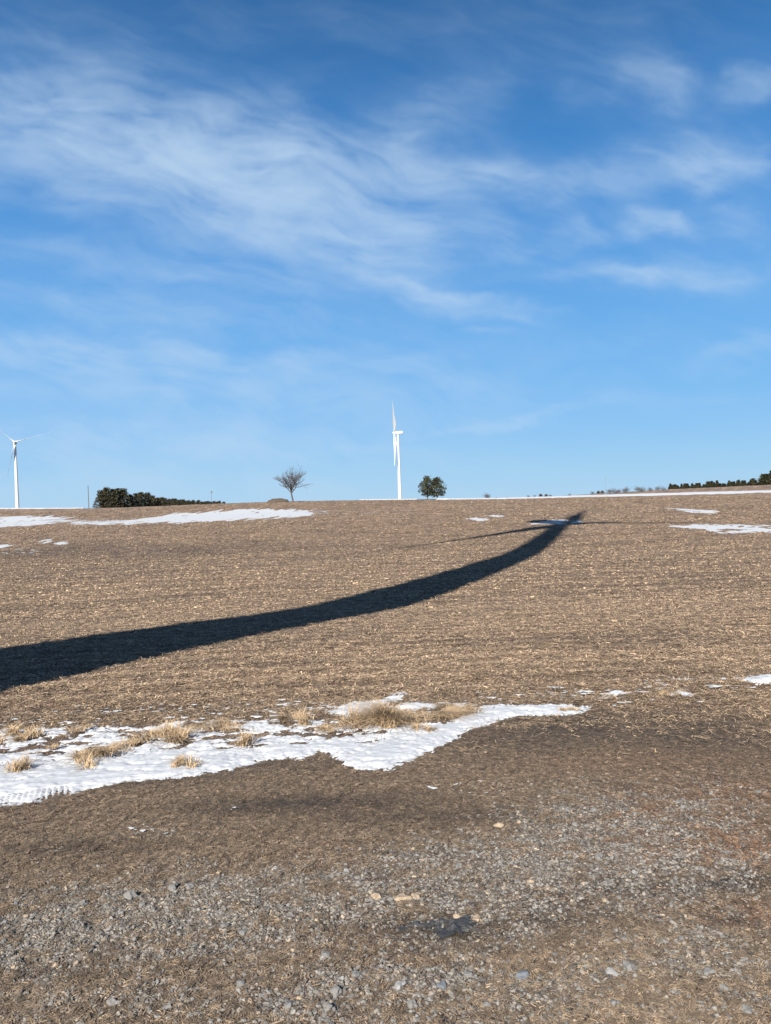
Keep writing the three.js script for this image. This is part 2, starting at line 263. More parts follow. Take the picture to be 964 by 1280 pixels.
function bladeGeo(pitch, length = 1, fuller = 1) {                                             // along +y from the hub's axis, wind towards +z
  const st = [[0.9, 1.9, 1.9, 0], [2.2, 1.9, 1.9, 0], [4.2, 2.3, 1.4, 12], [7, 3.1, 0.95, 13], [9.5, 3.35, 0.75, 11], [14, 2.8, 0.55, 8], [20, 1.8, 0.4, 5], [27, 1.1, 0.26, 3], [34, 0.65, 0.16, 1.5], [40, 0.4, 0.1, 0.5], [43, 0.25, 0.06, 0], [44, 0.12, 0.03, 0]];
  const pos = [], idx = [], K = 20;
  for (const [y0, ch0, th, tw] of st) {
    const y = y0 * length, ch = y0 > 10 ? ch0 * fuller : ch0;
    const a = (tw + pitch) * Math.PI / 180, round = y0 < 3;
    for (let i = 0; i < K; i++) {
      const t = i / K * 2 * Math.PI, q = round ? 0 : -0.2 * ch, px = Math.cos(t) * ch / 2 + q, shape = round ? 1 : 0.55 + 0.45 * Math.cos(t), pz = Math.sin(t) * th / 2 * shape;
      pos.push(px * Math.cos(a) - pz * Math.sin(a), y, px * Math.sin(a) + pz * Math.cos(a) + 0.0005 * y * y);
    }
  }
  for (let j = 0; j < st.length - 1; j++) for (let i = 0; i < K; i++) { const a = j * K + i, b = j * K + (i + 1) % K; idx.push(a, a + K, b, b, a + K, b + K); }
  const top = pos.length / 3; pos.push(0, 44.05 * length, 0.97 * length * length); for (let i = 0; i < K; i++) idx.push((st.length - 1) * K + i, top, (st.length - 1) * K + (i + 1) % K);
  const g = new THREE.BufferGeometry(); g.setAttribute('position', new THREE.Float32BufferAttribute(pos, 3)); g.setIndex(idx); g.computeVertexNormals(); return g;
}
const nacelle = nacelleGeo(), blades = { 110: bladeGeo(110, 1, 1.5), 80: bladeGeo(80, 1, 1.5), 76: bladeGeo(76, 0.76, 0.95) }, hubGeo = lathe([[0.01, 2.3], [0.6, 2.1], [1.15, 1.5], [1.5, 0.6], [1.55, -0.4], [1.4, -1], [0.01, -1]], 28).rotateX(Math.PI / 2);
const doorGeo = (() => { const s = new THREE.Shape(); s.moveTo(-0.42, 0); s.lineTo(0.42, 0); s.lineTo(0.42, 1.8); s.absarc(0, 1.8, 0.42, 0, Math.PI); s.lineTo(-0.42, 0); return new THREE.ExtrudeGeometry(s, { depth: 0.08, bevelEnabled: true, bevelSize: 0.02, bevelThickness: 0.02, bevelSegments: 1 }); })();
function turbine([x, y, z], axis, spin, pitch, label, near) {                 // axis: compass turn of the hub about y; spin: first blade, clockwise from up as seen from the hub's front
  const t = new THREE.Group();
  t.position.set(x, y, -z);
  part(t, 'tower', towerGeo, M.white);
  const yaw = (o) => { o.rotation.y = axis; return o; };
  const na = yaw(part(t, 'nacelle', nacelle, M.white)), ov = near ? 2.2 : 4.2; if (near) na.scale.z = 0.75; na.position.set(Math.sin(axis) * (ov - 4.2), HUB_H, Math.cos(axis) * (ov - 4.2));
  const hub = yaw(part(t, 'hub', hubGeo, M.white)); hub.position.set(Math.sin(axis) * ov, HUB_H, Math.cos(axis) * ov);
  for (let k = 0; k < 3; k++) {
    const b = part(t, 'blade', blades[pitch], M.white);
    b.position.copy(hub.position); b.rotation.set(0, axis, -(spin + k * 120) * Math.PI / 180, 'YXZ');
  }
  if (near) {
    part(t, 'foundation', lathe([[3.2, -0.6], [3.2, 0.14], [3.1, 0.2], [2.1, 0.2]]), M.grey);
    const d = part(t, 'door', doorGeo, M.grey); d.position.set(Math.sin(0.9) * 2.06, 1.0, Math.cos(0.9) * 2.06); d.rotation.y = 0.9;
  }
  return put(t, 'wind_turbine', { label, category: 'wind turbine', group: 'wind turbines' });
}
const axisTo = (x, fwd) => Math.atan2(x, -fwd);                        // hub points to (x, forward)
{
  const u = [Math.sin(SUN_AZ), Math.cos(SUN_AZ)], n = [Math.cos(SUN_AZ), -Math.sin(SUN_AZ)], P = 8.85, T = -10;
  const ax = [0.5, -0.866];                                            // the hub hangs this way from the tower; set the tower so that its own shadow line passes where the photograph shows it
  const x = -P * n[0] + T * u[0], z = -P * n[1] + T * u[1];
  turbine([x, land(x, z), z], axisTo(...ax), -2, 76, 'wind turbine towering over the gravel pad, casting the long shadow across the field', true);
}
{
  const c = off(500, 623, 890);
  turbine([c[0], c[1] - 1, c[2]], axisTo(-1, 0.02), 38, 110, 'white wind turbine standing beside the clump of pines, rotor seen edge on');
  const l = off(22, 634, 880);
  turbine([l[0], l[1] - 3, l[2]], axisTo(0.35, -0.93), 73, 80, 'white wind turbine far from the pines, rotor spread with one blade pointing down');
}

// ---------------------------------------------------------------- snow left lying
function sdPoly(pts, x, z) {                                           // > 0 inside
  let d = 1e9, inside = false;
  for (let i = 0, j = pts.length - 1; i < pts.length; j = i++) {
    const [ax, az] = pts[i], [bx, bz] = pts[j], ex = bx - ax, ez = bz - az, t = clamp(((x - ax) * ex + (z - az) * ez) / (ex * ex + ez * ez + 1e-12), 0, 1);
    d = Math.min(d, (x - ax - ex * t) ** 2 + (z - az - ez * t) ** 2);
    if ((az > z) !== (bz > z) && x < (bx - ax) * (z - az) / (bz - az) + ax) inside = !inside;
  }
  return Math.sqrt(d) * (inside ? 1 : -1);
}
const snowBeds = [];
const inFarSnow = (x, z) => { for (const b of snowBeds) if (x > b.x0 && x < b.x1 && z > b.z0 && z < b.z1 && sdPoly(b.pts, x, z / b.az) > -0.1) return true; return false; };
function snowGeo(pix, o) {                                             // pix: outline in photo pixels laid on the land
  const az = o.az ?? 1, pts = pix.map(([X, Y]) => { const p = at(X, Y, 1.2, o.max ?? 234); return [p[0], p[2] / az]; });   // az: how many times longer than wide the tongues of snow run
  const xs = pts.map((p) => p[0]), zs = pts.map((p) => p[1]), m = o.edge * 2.5, x0 = Math.min(...xs) - m, x1 = Math.max(...xs) + m, z0 = Math.min(...zs) - m, z1 = Math.max(...zs) + m;
  const nx = Math.max(12, Math.ceil((x1 - x0) / o.dx)), nz = Math.max(10, Math.ceil((z1 - z0) * az / o.dz)), S = new Float32Array((nx + 1) * (nz + 1)), pos = [], uv = [], idx = [], map = new Int32Array(S.length).fill(-1);
  const f = 1 / o.edge; if (az > 1) snowBeds.push({ x0, x1, z0: z0 * az, z1: z1 * az, pts, az });
  for (let j = 0; j <= nz; j++) for (let i = 0; i <= nx; i++) {
    const x = x0 + (x1 - x0) * i / nx, z = z0 + (z1 - z0) * j / nz;   // z is still squeezed by az here
    let s = sdPoly(pts, x, z);
    if (s > -m) s += o.edge * (0.9 * fbm(x * f * 0.5, z * f * 0.5, 4, 0.6) + 0.15) - (o.holes ? o.holes * o.edge * Math.max(0, fbm(x * f * 0.25 + 31, z * f * 0.35, 4, 0.6) - 0.12) * 3 : 0);
    if (o.cut) s = Math.min(s, o.cut(x, z));
    S[j * (nx + 1) + i] = s;
  }
  const vert = (i, j) => {
    const k = j * (nx + 1) + i;
    if (map[k] < 0) {
      const x = x0 + (x1 - x0) * i / nx, z = (z0 + (z1 - z0) * j / nz) * az, s = S[k];
      const t = s <= 0 ? (o.bed ? -0.006 : -0.02 - 0.3 * o.thick) : o.thick * (0.08 + 0.92 * sst(0, o.edge * (o.bed ? 2.2 : 5), s)) * (1 + (o.lump ?? 0.3) * fbm(x * f * 0.4 + 8, z * f * 0.4 / az, 3)) + (o.bed ? 0.002 : 0.01);
      map[k] = pos.length / 3; pos.push(x, (o.bed ? lerp(ground(x, z), land(x, z), 0.8 * sst(0, o.edge * 4, s)) : land(x, z)) + t + (o.dent && s > 0 ? o.dent(x, z) : 0), -z); uv.push(x / (o.tile ?? 1), z / (o.tile ?? 1));
    }
    return map[k];
  };
  for (let j = 0; j < nz; j++) for (let i = 0; i < nx; i++) {
    const k = j * (nx + 1) + i;
    if (Math.max(S[k], S[k + 1], S[k + nx + 1], S[k + nx + 2]) <= 0) continue;
    const a = vert(i, j), b = vert(i + 1, j), c = vert(i, j + 1), d = vert(i + 1, j + 1); idx.push(a, b, d, a, d, c);
  }
  const g = new THREE.BufferGeometry(); g.setAttribute('position', new THREE.Float32BufferAttribute(pos, 3)); g.setAttribute('uv', new THREE.Float32BufferAttribute(uv, 2)); g.setIndex(idx); g.computeVertexNormals();
  return g;
}
const NEAR_SNOW = [[-60, 905], [0, 912], [80, 908], [180, 908], [250, 900], [330, 900], [395, 895], [430, 905], [500, 908], [560, 905], [600, 884], [660, 882], [738, 884], [728, 893], [640, 897], [590, 912], [560, 930], [520, 948], [490, 962], [440, 963], [425, 950], [400, 940], [380, 948], [330, 950], [290, 962], [240, 972], [180, 976], [120, 984], [80, 994], [40, 1006], [0, 1010], [-70, 1020]];
{
  const A = at(-20, 1000), B = at(80, 987), L = Math.hypot(B[0] - A[0], B[2] - A[2]), tx = (B[0] - A[0]) / L, tz = (B[2] - A[2]) / L;
  const dent = (x, z) => {                                             // the tread of a tyre pressed along the edge
    const p = (x - A[0]) * tx + (z - A[2]) * tz, q = -(x - A[0]) * tz + (z - A[2]) * tx;
    if (p < -0.4 || p > L * 1.08) return 0;
    const w = (1 - sst(0.03, 0.05, q)) * sst(-0.2, -0.16, q);
    return -w * (0.8 + 0.4 * n2(p * 3, 4)) * (0.003 + 0.014 * sst(-0.1, 0.3, Math.sin(p * 2 * Math.PI / 0.034)));
  };
  const t = 'snow_patch';
  put(new THREE.Mesh(snowGeo(NEAR_SNOW, { dx: 0.012, dz: 0.012, edge: 0.06, thick: 0.016, holes: 0.6, lump: 0.06, cut: (x, z) => 0.09 + 0.16 * (0.25 - fbm(x * 2.1, z * 3.4 + 2, 5, 0.62)) - 0.13 * sst(5.3, 6.3, z - 0.12 * x) * (1 - sst(-0.2, 0.5, x)), bed: true, dent }), M.snow), t, { label: 'large icy snow patch in the verge with a tyre tread along its edge', category: 'snow patch', group: 'patches of old snow' });
  const more = [
    [[[405, 893], [425, 882], [470, 876], [500, 866], [512, 869], [480, 884], [520, 881], [585, 880], [580, 885], [505, 889], [440, 898]], { dx: 0.02, dz: 0.02, edge: 0.06, thick: 0.022, holes: 0.7, bed: true }, 'thin broken strip of snow behind the largest dead grass clump'],
    [[[920, 853], [942, 846], [975, 848], [975, 857], [945, 858]], { dx: 0.02, dz: 0.03, edge: 0.05, thick: 0.04, holes: 0.7, bed: true }, 'small bright snow scrap at the foot of the stubble by the dark soil'],
    [[[832, 869], [850, 865], [880, 869], [860, 873]], { dx: 0.02, dz: 0.02, edge: 0.035, thick: 0.03, bed: true }, 'narrow sliver of snow on the dark soil edge of the field'],
    [[[755, 866], [770, 864], [788, 867], [772, 871]], { dx: 0.02, dz: 0.02, edge: 0.035, thick: 0.03, bed: true }, 'narrow sliver of snow on the dark soil edge of the field'],
    [[[-30, 648], [30, 645], [76, 647], [92, 651], [60, 655], [10, 659], [-30, 661]], { dx: 0.3, dz: 0.5, edge: 1.3, thick: 0.12, holes: 0.5, tile: 4, az: 9 }, 'long flat snow patch below the ridge in line with the far turbine tower'],
    [[[120, 653], [165, 650], [210, 643], [262, 640], [300, 637], [350, 637], [395, 639], [390, 645], [340, 648], [250, 652], [190, 654]], { dx: 0.3, dz: 0.5, edge: 1.5, thick: 0.2, holes: 0.6, tile: 4, az: 9 }, 'broad bank of snow below the ridge leading towards the bare tree'],
    [[[84, 650], [110, 652], [135, 651], [165, 651], [160, 655], [120, 656], [92, 655]], { dx: 0.2, dz: 0.4, edge: 0.8, thick: 0.08, holes: 1.4, tile: 4, az: 9 }, 'broken ragged snow between the long flat patch and the broad bank'],
    [[[-20, 682], [8, 681], [16, 683], [-10, 687]], { dx: 0.15, dz: 0.3, edge: 0.4, thick: 0.08, tile: 3, az: 9 }, 'small snow scrap alone low in the field'],
    [[[50, 676], [60, 674], [64, 677], [56, 679]], { dx: 0.1, dz: 0.3, edge: 0.25, thick: 0.08, tile: 3, az: 9 }, 'tiny snow scrap, one of a close pair in the open field'],
    [[[67, 679], [80, 677], [82, 680], [70, 681]], { dx: 0.1, dz: 0.3, edge: 0.25, thick: 0.08, tile: 3, az: 9 }, 'tiny snow scrap, one of a close pair in the open field'],
    [[[836, 658], [860, 656], [900, 656], [975, 657], [975, 665], [900, 666], [880, 661]], { dx: 0.15, dz: 0.25, edge: 0.5, thick: 0.1, holes: 0.4, tile: 3, az: 9 }, 'wide snow patch in the field below the evergreen row'],
    [[[832, 635], [850, 636], [892, 638], [896, 641], [866, 641], [848, 637]], { dx: 0.2, dz: 0.4, edge: 0.6, thick: 0.1, tile: 3, az: 9 }, 'short snow patch high in the field below the evergreen row'],
    [[[664, 655], [690, 650], [724, 650], [728, 654], [700, 655]], { dx: 0.1, dz: 0.2, edge: 0.3, thick: 0.06, holes: 1.2, tile: 3, az: 9 }, 'snow patch lying under the end of the long shadow'],
    [[[582, 649], [596, 647], [612, 649], [600, 651]], { dx: 0.1, dz: 0.2, edge: 0.35, thick: 0.08, tile: 3, az: 9 }, 'thin snow sliver in the field beyond the blade shadow'],
    [[[604, 645], [620, 644], [632, 645], [620, 646]], { dx: 0.1, dz: 0.2, edge: 0.35, thick: 0.08, tile: 3, az: 9 }, 'thin snow sliver in the field beyond the blade shadow'],
  ];
  for (const [pix, o, label] of more) { put(new THREE.Mesh(snowGeo(pix, o), M.snow), t, { label, category: 'snow patch', group: 'patches of old snow' }); }
  // the long drifts along the ridge, laid straight on the land
  const drift = (uA, uB, zA, zB, wA, wB, label, n = 160) => {
    const pos = [], uv = [], idx = [];
    for (let i = 0; i <= n; i++) {
      const t = i / n, u = lerp(uA, uB, t), zc = lerp(zA, zB, t), w = lerp(wA, wB, t) * (1 + 0.3 * fbm(u / 60, 3, 3)) * Math.min(1, t * 12 + 0.1, (1 - t) * 12 + 0.1);
      for (let j = 0; j <= 8; j++) {
        const q = j / 8 * 2 - 1, z = zc + q * w + 1.2 * fbm(u / 25, j * 0.05 + 9, 3), x = z * u / F, h = 0.42 * (1 - q * q * q * q) * (1 + 0.3 * fbm(u / 18, q * 2, 3)) - 0.1;
        pos.push(x, land(x, z) + h, -z); uv.push(x / 4, z / 4);
        if (i && j) { const a = (i - 1) * 9 + j - 1, b = a + 1, c = i * 9 + j - 1, d = c + 1; idx.push(a, c, d, a, d, b); }
      }
    }
    const g = new THREE.BufferGeometry(); g.setAttribute('position', new THREE.Float32BufferAttribute(pos, 3)); g.setAttribute('uv', new THREE.Float32BufferAttribute(uv, 2)); g.setIndex(idx); g.computeVertexNormals();
    put(new THREE.Mesh(g, M.snow), 'snow_drift', { label, category: 'snow drift', group: 'snow drifts along the ridge' });
  };
  drift(64, 520, 240, 262, 3, 12, 'long white snow drift along the ridge from the pines towards the evergreen row', 300);
  drift(-32, 40, 241, 241, 3, 3, 'short snow drift on the ridge between the turbine and the pine clump');
  drift(-520, -376, 240, 240, 3, 3, 'thin snow drift on the ridge between the thin pole and the far turbine');
}

// ---------------------------------------------------------------- dead grass clumps standing in the snow
function bladesGeo(R, count, rx, rz, h0, h1, flop) {                   // bunches of blades, each blade a narrow bent strip of four faces
  const pos = [], col = [], idx = [], n = 5 + Math.floor(R() * 7), bunch = [];
  for (let i = 0; i < n; i++) { const t = R() * 6.283, q = Math.sqrt(R()); bunch.push([Math.cos(t) * rx * q, Math.sin(t) * rz * q, 0.3 + 0.9 * R() * (1 - 0.4 * q), R() * 6.283, 0.35 + 0.8 * R(), 0.7 + 0.4 * R()]); }
  for (let i = 0; i < count; i++) {
    const [bx, bz, bh, bd, bs, bv] = bunch[Math.floor(R() * R() * n)], t = R() * 6.283, q = R() * bs, x = bx + Math.cos(t) * rx * 0.5 * q, z = bz + Math.sin(t) * rz * 0.5 * q, broken = R() < 0.22;
    const h = lerp(h0, h1, R()) * bh, dir = bd + (R() - 0.5) * 3.6, lean = flop * (0.3 + 1.3 * R()) * h * (broken ? 1.8 : 1), w = 0.0016 + 0.0024 * R(), sx = Math.sin(dir + 1.57) * w, sz = Math.cos(dir + 1.57) * w;
    const v = (0.7 + 0.6 * R()) * bv, m = R(), c = [lerp(0.33, 0.5, m) * v, lerp(0.235, 0.37, m) * v, lerp(0.135, 0.235, m) * v], b = pos.length / 3;
    for (let k = 0; k < 3; k++) { const s = k / 2, X = x + Math.sin(dir) * lean * s * s, Z = z + Math.cos(dir) * lean * s * s, Y = h * s * (1 - (broken ? 0.75 : 0.35 * flop) * s) - 0.012, ww = 1 - 0.8 * s; pos.push(X - sx * ww, Y, Z - sz * ww, X + sx * ww, Y, Z + sz * ww); for (let e = 0; e < 2; e++) col.push(...c); }
    idx.push(b, b + 1, b + 2, b + 1, b + 3, b + 2, b + 2, b + 3, b + 4, b + 3, b + 5, b + 4);
  }
  const g = new THREE.BufferGeometry(); g.setAttribute('position', new THREE.Float32BufferAttribute(pos, 3)); g.setAttribute('color', new THREE.Float32BufferAttribute(col, 3)); g.setIndex(idx); g.computeVertexNormals();
  return g;
}
{
  const T = [
    [20, 964, 34, 26, 'spiky dead grass tuft in snow nearest the tyre tread'], [62, 942, 24, 12, 'small low dead grass tuft between two spiky tufts in the snow'], [115, 955, 46, 26, 'sprawling dead grass tuft in the middle of the snow'],
    [150, 940, 52, 14, 'flattened dead grass spread behind the sprawling tuft'], [208, 928, 54, 26, 'dense pale dead grass clump at the rear edge of the snow'], [237, 960, 42, 22, 'lone spiky dead grass tuft surrounded by clean snow'],
    [308, 932, 36, 26, 'upright dead grass tuft where the snow narrows'], [372, 906, 40, 22, 'dead grass clump beside the narrow neck of the snow'], [405, 916, 28, 12, 'low olive dead grass tuft next to the large clump'],
    [476, 908, 78, 40, 'largest bushy dead grass clump, golden, rising from the snow'], [548, 896, 84, 18, 'long flattened mat of dead grass trailing from the largest clump'], [10, 925, 60, 16, 'dead grass at the rear snow edge near the long shadow'],
    [95, 918, 40, 10, 'short dead grass fringe behind the snow'], [280, 912, 70, 14, 'patchy dead grass fringe along the rear of the snow'], [716, 889, 28, 7, 'small low dead grass tuft at the thin tip of the snow'], [528, 915, 30, 14, 'wispy dead grass sprig in clean snow by the flattened mat'], [835, 868, 40, 8, 'low straw tuft by the snow slivers on the field edge'],
  ];
  T.forEach(([X, Y, w, h, label], i) => {
    const c = at(X, Y), s = c[2] / F, R = rng(900 + i), spiky = /spiky|upright|sprig/.test(label), flat = /flatten|mat|fringe|low/.test(label);
    const H = h * s * (flat ? 0.8 : /largest/.test(label) ? 1.15 : 1.25), n = Math.round((spiky ? 520 : flat ? 800 : 1000) * (/largest/.test(label) ? 1.4 : 0.8) * clamp(w / 50, 0.4, 1.8));
    const m = new THREE.Mesh(bladesGeo(R, n, w * s * 0.5, Math.max(0.06, w * s * (flat ? 0.5 : 0.55)), H * 0.35, H, flat ? 1.5 : spiky ? 0.95 : 1.0), M.blades);
    m.position.set(c[0], c[1] + 0.03, -c[2]);
    put(m, 'grass_tuft', { label, category: 'grass tuft', group: 'dead grass tufts in the snow' });
  });
}

// ---------------------------------------------------------------- the dark scrap in the gravel
{
  const c = at(552, 1163), g = new THREE.Group(); g.position.set(c[0], c[1], -c[2]);
  const sheet = (w, d, h, seed, lift) => {
    const geo = new THREE.BoxGeometry(w, 0.012, d, 26, 2, 18), p = geo.attributes.position;
    for (let i = 0; i < p.count; i++) {
      const x = p.getX(i), y = p.getY(i), z = p.getZ(i), a = Math.atan2(z / d, x / w), edge = 1 + 0.28 * n2(Math.cos(a) * 1.7 + seed, Math.sin(a) * 1.7) + 0.12 * n2b(Math.cos(a) * 5 + seed, Math.sin(a) * 5);
      p.setXYZ(i, x * edge, y + lift + h * (0.5 + 0.5 * fbm(x * 12 + seed, z * 14, 3)) + 0.5 * h * Math.max(0, n2(x * 22 + seed, z * 9)) - 0.4 * h * Math.abs(x / w), z * edge);
    }
    geo.computeVertexNormals(); return geo;
  };
  const a = part(g, 'folded_sheet', sheet(0.14, 0.1, 0.024, 2, -0.008), M.scrap); a.position.set(0.05, 0, 0); a.rotation.y = 0.25;
  const b = part(g, 'torn_strip', sheet(0.12, 0.04, 0.014, 8, -0.007), M.scrap); b.position.set(-0.1, 0, -0.01); b.rotation.y = 0.15;
  put(g, 'dark_scrap', { label: 'dark blue grey crumpled scrap lying on the gravel', category: 'scrap' });
}

// ---------------------------------------------------------------- loose stones, gravel, matted grass and stubble
function stoneGeo(seed, flat = 0.62) {
  const g = new THREE.IcosahedronGeometry(0.5, 1), p = g.attributes.position, o = seed * 7.3;
  for (let i = 0; i < p.count; i++) { const x = p.getX(i), y = p.getY(i), z = p.getZ(i), k = 1 + 0.45 * n3(x * 1.5 + o, y * 1.5, z * 1.5) + 0.15 * n3(x * 4 + o, y * 4, z * 4); p.setXYZ(i, x * k, y * k * flat, z * k * 0.85); }
  g.computeVertexNormals(); return g;
}
const stoneShapes = [1, 2, 3, 4, 5].map((s) => stoneGeo(s));
const stoneTint = (R) => { const v = 0.45 + 0.95 * R(), k = R(); return k < 0.62 ? [0.142 * v, 0.137 * v, 0.129 * v] : k < 0.84 ? [0.165 * v, 0.15 * v, 0.132 * v] : k < 0.92 ? [0.21 * v, 0.175 * v, 0.135 * v] : [0.07 * v, 0.066 * v, 0.066 * v]; };
{
  const R = rng(44);
  const big = [[470, 1124, 17, 'tan'], [503, 1127, 22, 'tan'], [520, 1125, 13, 'tan'], [407, 1197, 14, 'grey'], [656, 1223, 18, 'blue'], [766, 1219, 16, 'pale'], [788, 1213, 19, 'grey'], [624, 1037, 13, 'tan'], [663, 1107, 12, 'tan'], [572, 1150, 14, 'tan'], [598, 1152, 15, 'tan'], [161, 1125, 16, 'grey'], [215, 1113, 14, 'grey'], [236, 1110, 13, 'grey'], [103, 1133, 11, 'grey'], [356, 1224, 13, 'grey'], [420, 1246, 15, 'grey'], [362, 1262, 18, 'grey'], [410, 1268, 14, 'grey'], [279, 1161, 13, 'grey'], [302, 1166, 14, 'grey'], [552, 1237, 15, 'blue'], [586, 1220, 14, 'grey'], [909, 1242, 12, 'grey'], [888, 1222, 14, 'grey'], [770, 1258, 14, 'grey'], [208, 1258, 13, 'grey'], [138, 1256, 15, 'grey'], [300, 1236, 13, 'grey'], [610, 1262, 13, 'grey'], [935, 1270, 14, 'grey'], [500, 1240, 15, 'pale'], [515, 1262, 14, 'grey'], [445, 1222, 13, 'grey']];
  const tints = { tan: [0.27, 0.21, 0.15], grey: [0.135, 0.131, 0.126], blue: [0.1, 0.112, 0.128], pale: [0.2, 0.2, 0.2] }, mats = {};
  for (const k in tints) { mats[k] = M.stone.clone(); mats[k].color.setRGB(...tints[k]); mats[k].name = k + '_stone'; }
  const place = (x, z, size, mat) => { const m = part(groundMesh, 'stone', stoneShapes[Math.floor(R() * 5)], mat); m.position.set(x, ground(x, z) + size * 0.04, -z); m.rotation.set((R() - 0.5) * 0.5, R() * 6.28, (R() - 0.5) * 0.5); m.scale.setScalar(size); shade(m); };
  for (const [X, Y, px, k] of big) { const c = at(X, Y); place(c[0], c[2], px * c[2] / F, mats[k]); }
  let n = 0, guard = 0;
  while (n < 120 && guard++ < 60000) {
    const z = 1.9 + 2.9 * R(), x = (R() - 0.5) * 1.3 * z;
    if (gravelAt(x, z) < 0.28 + 0.4 * R()) continue;
    place(x, z, (6 + 5.5 * R() * R()) * Math.max(z, 2.3) / F, mats[R() < 0.75 ? 'grey' : R() < 0.5 ? 'pale' : R() < 0.6 ? 'tan' : 'blue']); n++;
  }
}
const mat4 = new THREE.Matrix4(), quat = new THREE.Quaternion(), eul = new THREE.Euler(), vec = new THREE.Vector3(), scl = new THREE.Vector3(), tint = new THREE.Color();
function scatter(name, label, geo, mat, list) {                        // list of [x, y, forward, turn x, y, z, sx, sy, sz, r, g, b]
  const m = new THREE.InstancedMesh(geo, mat, list.length);
  list.forEach((q, i) => { m.setMatrixAt(i, mat4.compose(vec.set(q[0], q[1], -q[2]), quat.setFromEuler(eul.set(q[3], q[4], q[5])), scl.set(q[6], q[7], q[8]))); m.setColorAt(i, tint.setRGB(q[9], q[10], q[11])); });
  put(m, name, { kind: 'stuff', label });
}
{                                                                      // crushed stone
  const R = rng(61), lists = [[], [], []];
  let n = 0, guard = 0;
  while (n < 66000 && guard++ < 1400000) {
    const z = 1.5 + 4.9 * Math.pow(R(), 1.2), x = (R() - 0.5) * 1.55 * z;
    if (gravelAt(x, z) < 0.14 + 0.8 * R()) continue;
    const s = 0.0035 + 0.015 * Math.pow(R(), 3), c = stoneTint(R);
    lists[n % 3].push([x, ground(x, z) - s * 0.05, z, (R() - 0.5) * 1.2, R() * 6.28, (R() - 0.5) * 1.2, s * (0.8 + 0.5 * R()), s * (0.7 + 0.5 * R()), s, ...c]); n++;
  }
  for (guard = 0; guard < 12000; guard++) {                            // thinner over the rest of the pad
    const r = 1 + 17 * Math.sqrt(R()), a = 0.75 + 4.78 * R(), x = Math.sin(a) * r, z = Math.cos(a) * r, s = 0.01 + 0.03 * Math.pow(R(), 2), c = stoneTint(R);
    if (Math.hypot(x + 11.5, z + 6.8) < 3.3) continue;
    lists[guard % 3].push([x, ground(x, z) + s * 0.1, z, R(), R() * 6.28, R(), s, s * 0.8, s, ...c]);
  }
  lists.forEach((l, k) => scatter('gravel', 'loose grey crushed stone spread over the verge', stoneShapes[k], M.stone, l));
}
function strandGeo(R, count, len, spread, lift, w) {                   // a wisp of lying stalks about one metre-unit long
  const pos = [], idx = [];
  for (let i = 0; i < count; i++) {
    const a = R() * 6.283, l = len * (0.5 + R()), x = (R() - 0.5) * spread, z = (R() - 0.5) * spread, y0 = 0, up = lift * R() * R(), dx = Math.sin(a) * l, dz = Math.cos(a) * l, nx = Math.cos(a) * w * (0.6 + 0.8 * R()), nz = -Math.sin(a) * w, b = pos.length / 3, tw = (R() - 0.5) * w * 2;
    for (let k = 0; k < 3; k++) { const s = k / 2, X = x + dx * s + nx * 3 * (R() - 0.5), Z = z + dz * s, Y = y0 + up * Math.sin(s * (2 + R())); pos.push(X - nx, Y - tw, Z - nz, X + nx, Y + tw, Z + nz); }
    idx.push(b, b + 1, b + 2, b + 1, b + 3, b + 2, b + 2, b + 3, b + 4, b + 3, b + 5, b + 4);
  }
  const g = new THREE.BufferGeometry(); g.setAttribute('position', new THREE.Float32BufferAttribute(pos, 3)); g.setIndex(idx); g.computeVertexNormals(); return g;
}
const inNearSnow = (() => { const pts = NEAR_SNOW.map(([X, Y]) => { const p = at(X, Y); return [p[0], p[2]]; }); return (x, z) => z < 7.5 && sdPoly(pts, x, z) > -0.02; })();
{                                                                      // matted dead turf on the verge
  const R = rng(71), shapes = [0, 1, 2].map((k) => strandGeo(rng(300 + k), 7, 0.8, 1.4, 0.5, 0.05));
  const lists = [[], [], []];
  for (let i = 0, n = 0; n < 170000 && i < 700000; i++) {
    const z = 1.5 + 6.0 * Math.pow(R(), 1.15), x = (R() - 0.5) * 1.5 * z;
    if (inNearSnow(x, z)) continue;
    const g = gravelAt(x, z); if (g > 0.3 + 0.75 * R()) continue;
    const d = inSpots(DAMP, x, z); if (d > 0.4 + 1.2 * R()) continue;
    const s = 0.011 + 0.02 * R() * R() + 0.006 * R(), v = (0.35 + 1.3 * R() * R()) * (1 - 0.6 * clamp(d, 0, 1)), w = R(), ru = clamp(inSpots(RUSTY, x, z), 0, 1) * R();
    const c = [lerp(0.175, 0.285, w) + 0.045 * ru, lerp(0.129, 0.211, w) - 0.03 * ru, lerp(0.087, 0.142, w) - 0.035 * ru];
    lists[n % 3].push([x, ground(x, z) + 0.001, z, 0, R() * 6.28, 0, s, s * (0.2 + 0.4 * R()), s, c[0] * v, c[1] * v, c[2] * v]); n++;
  }
  lists.forEach((l, k) => scatter('dead_turf', 'short matted dead grass on the verge', shapes[k], M.straw, l));
}
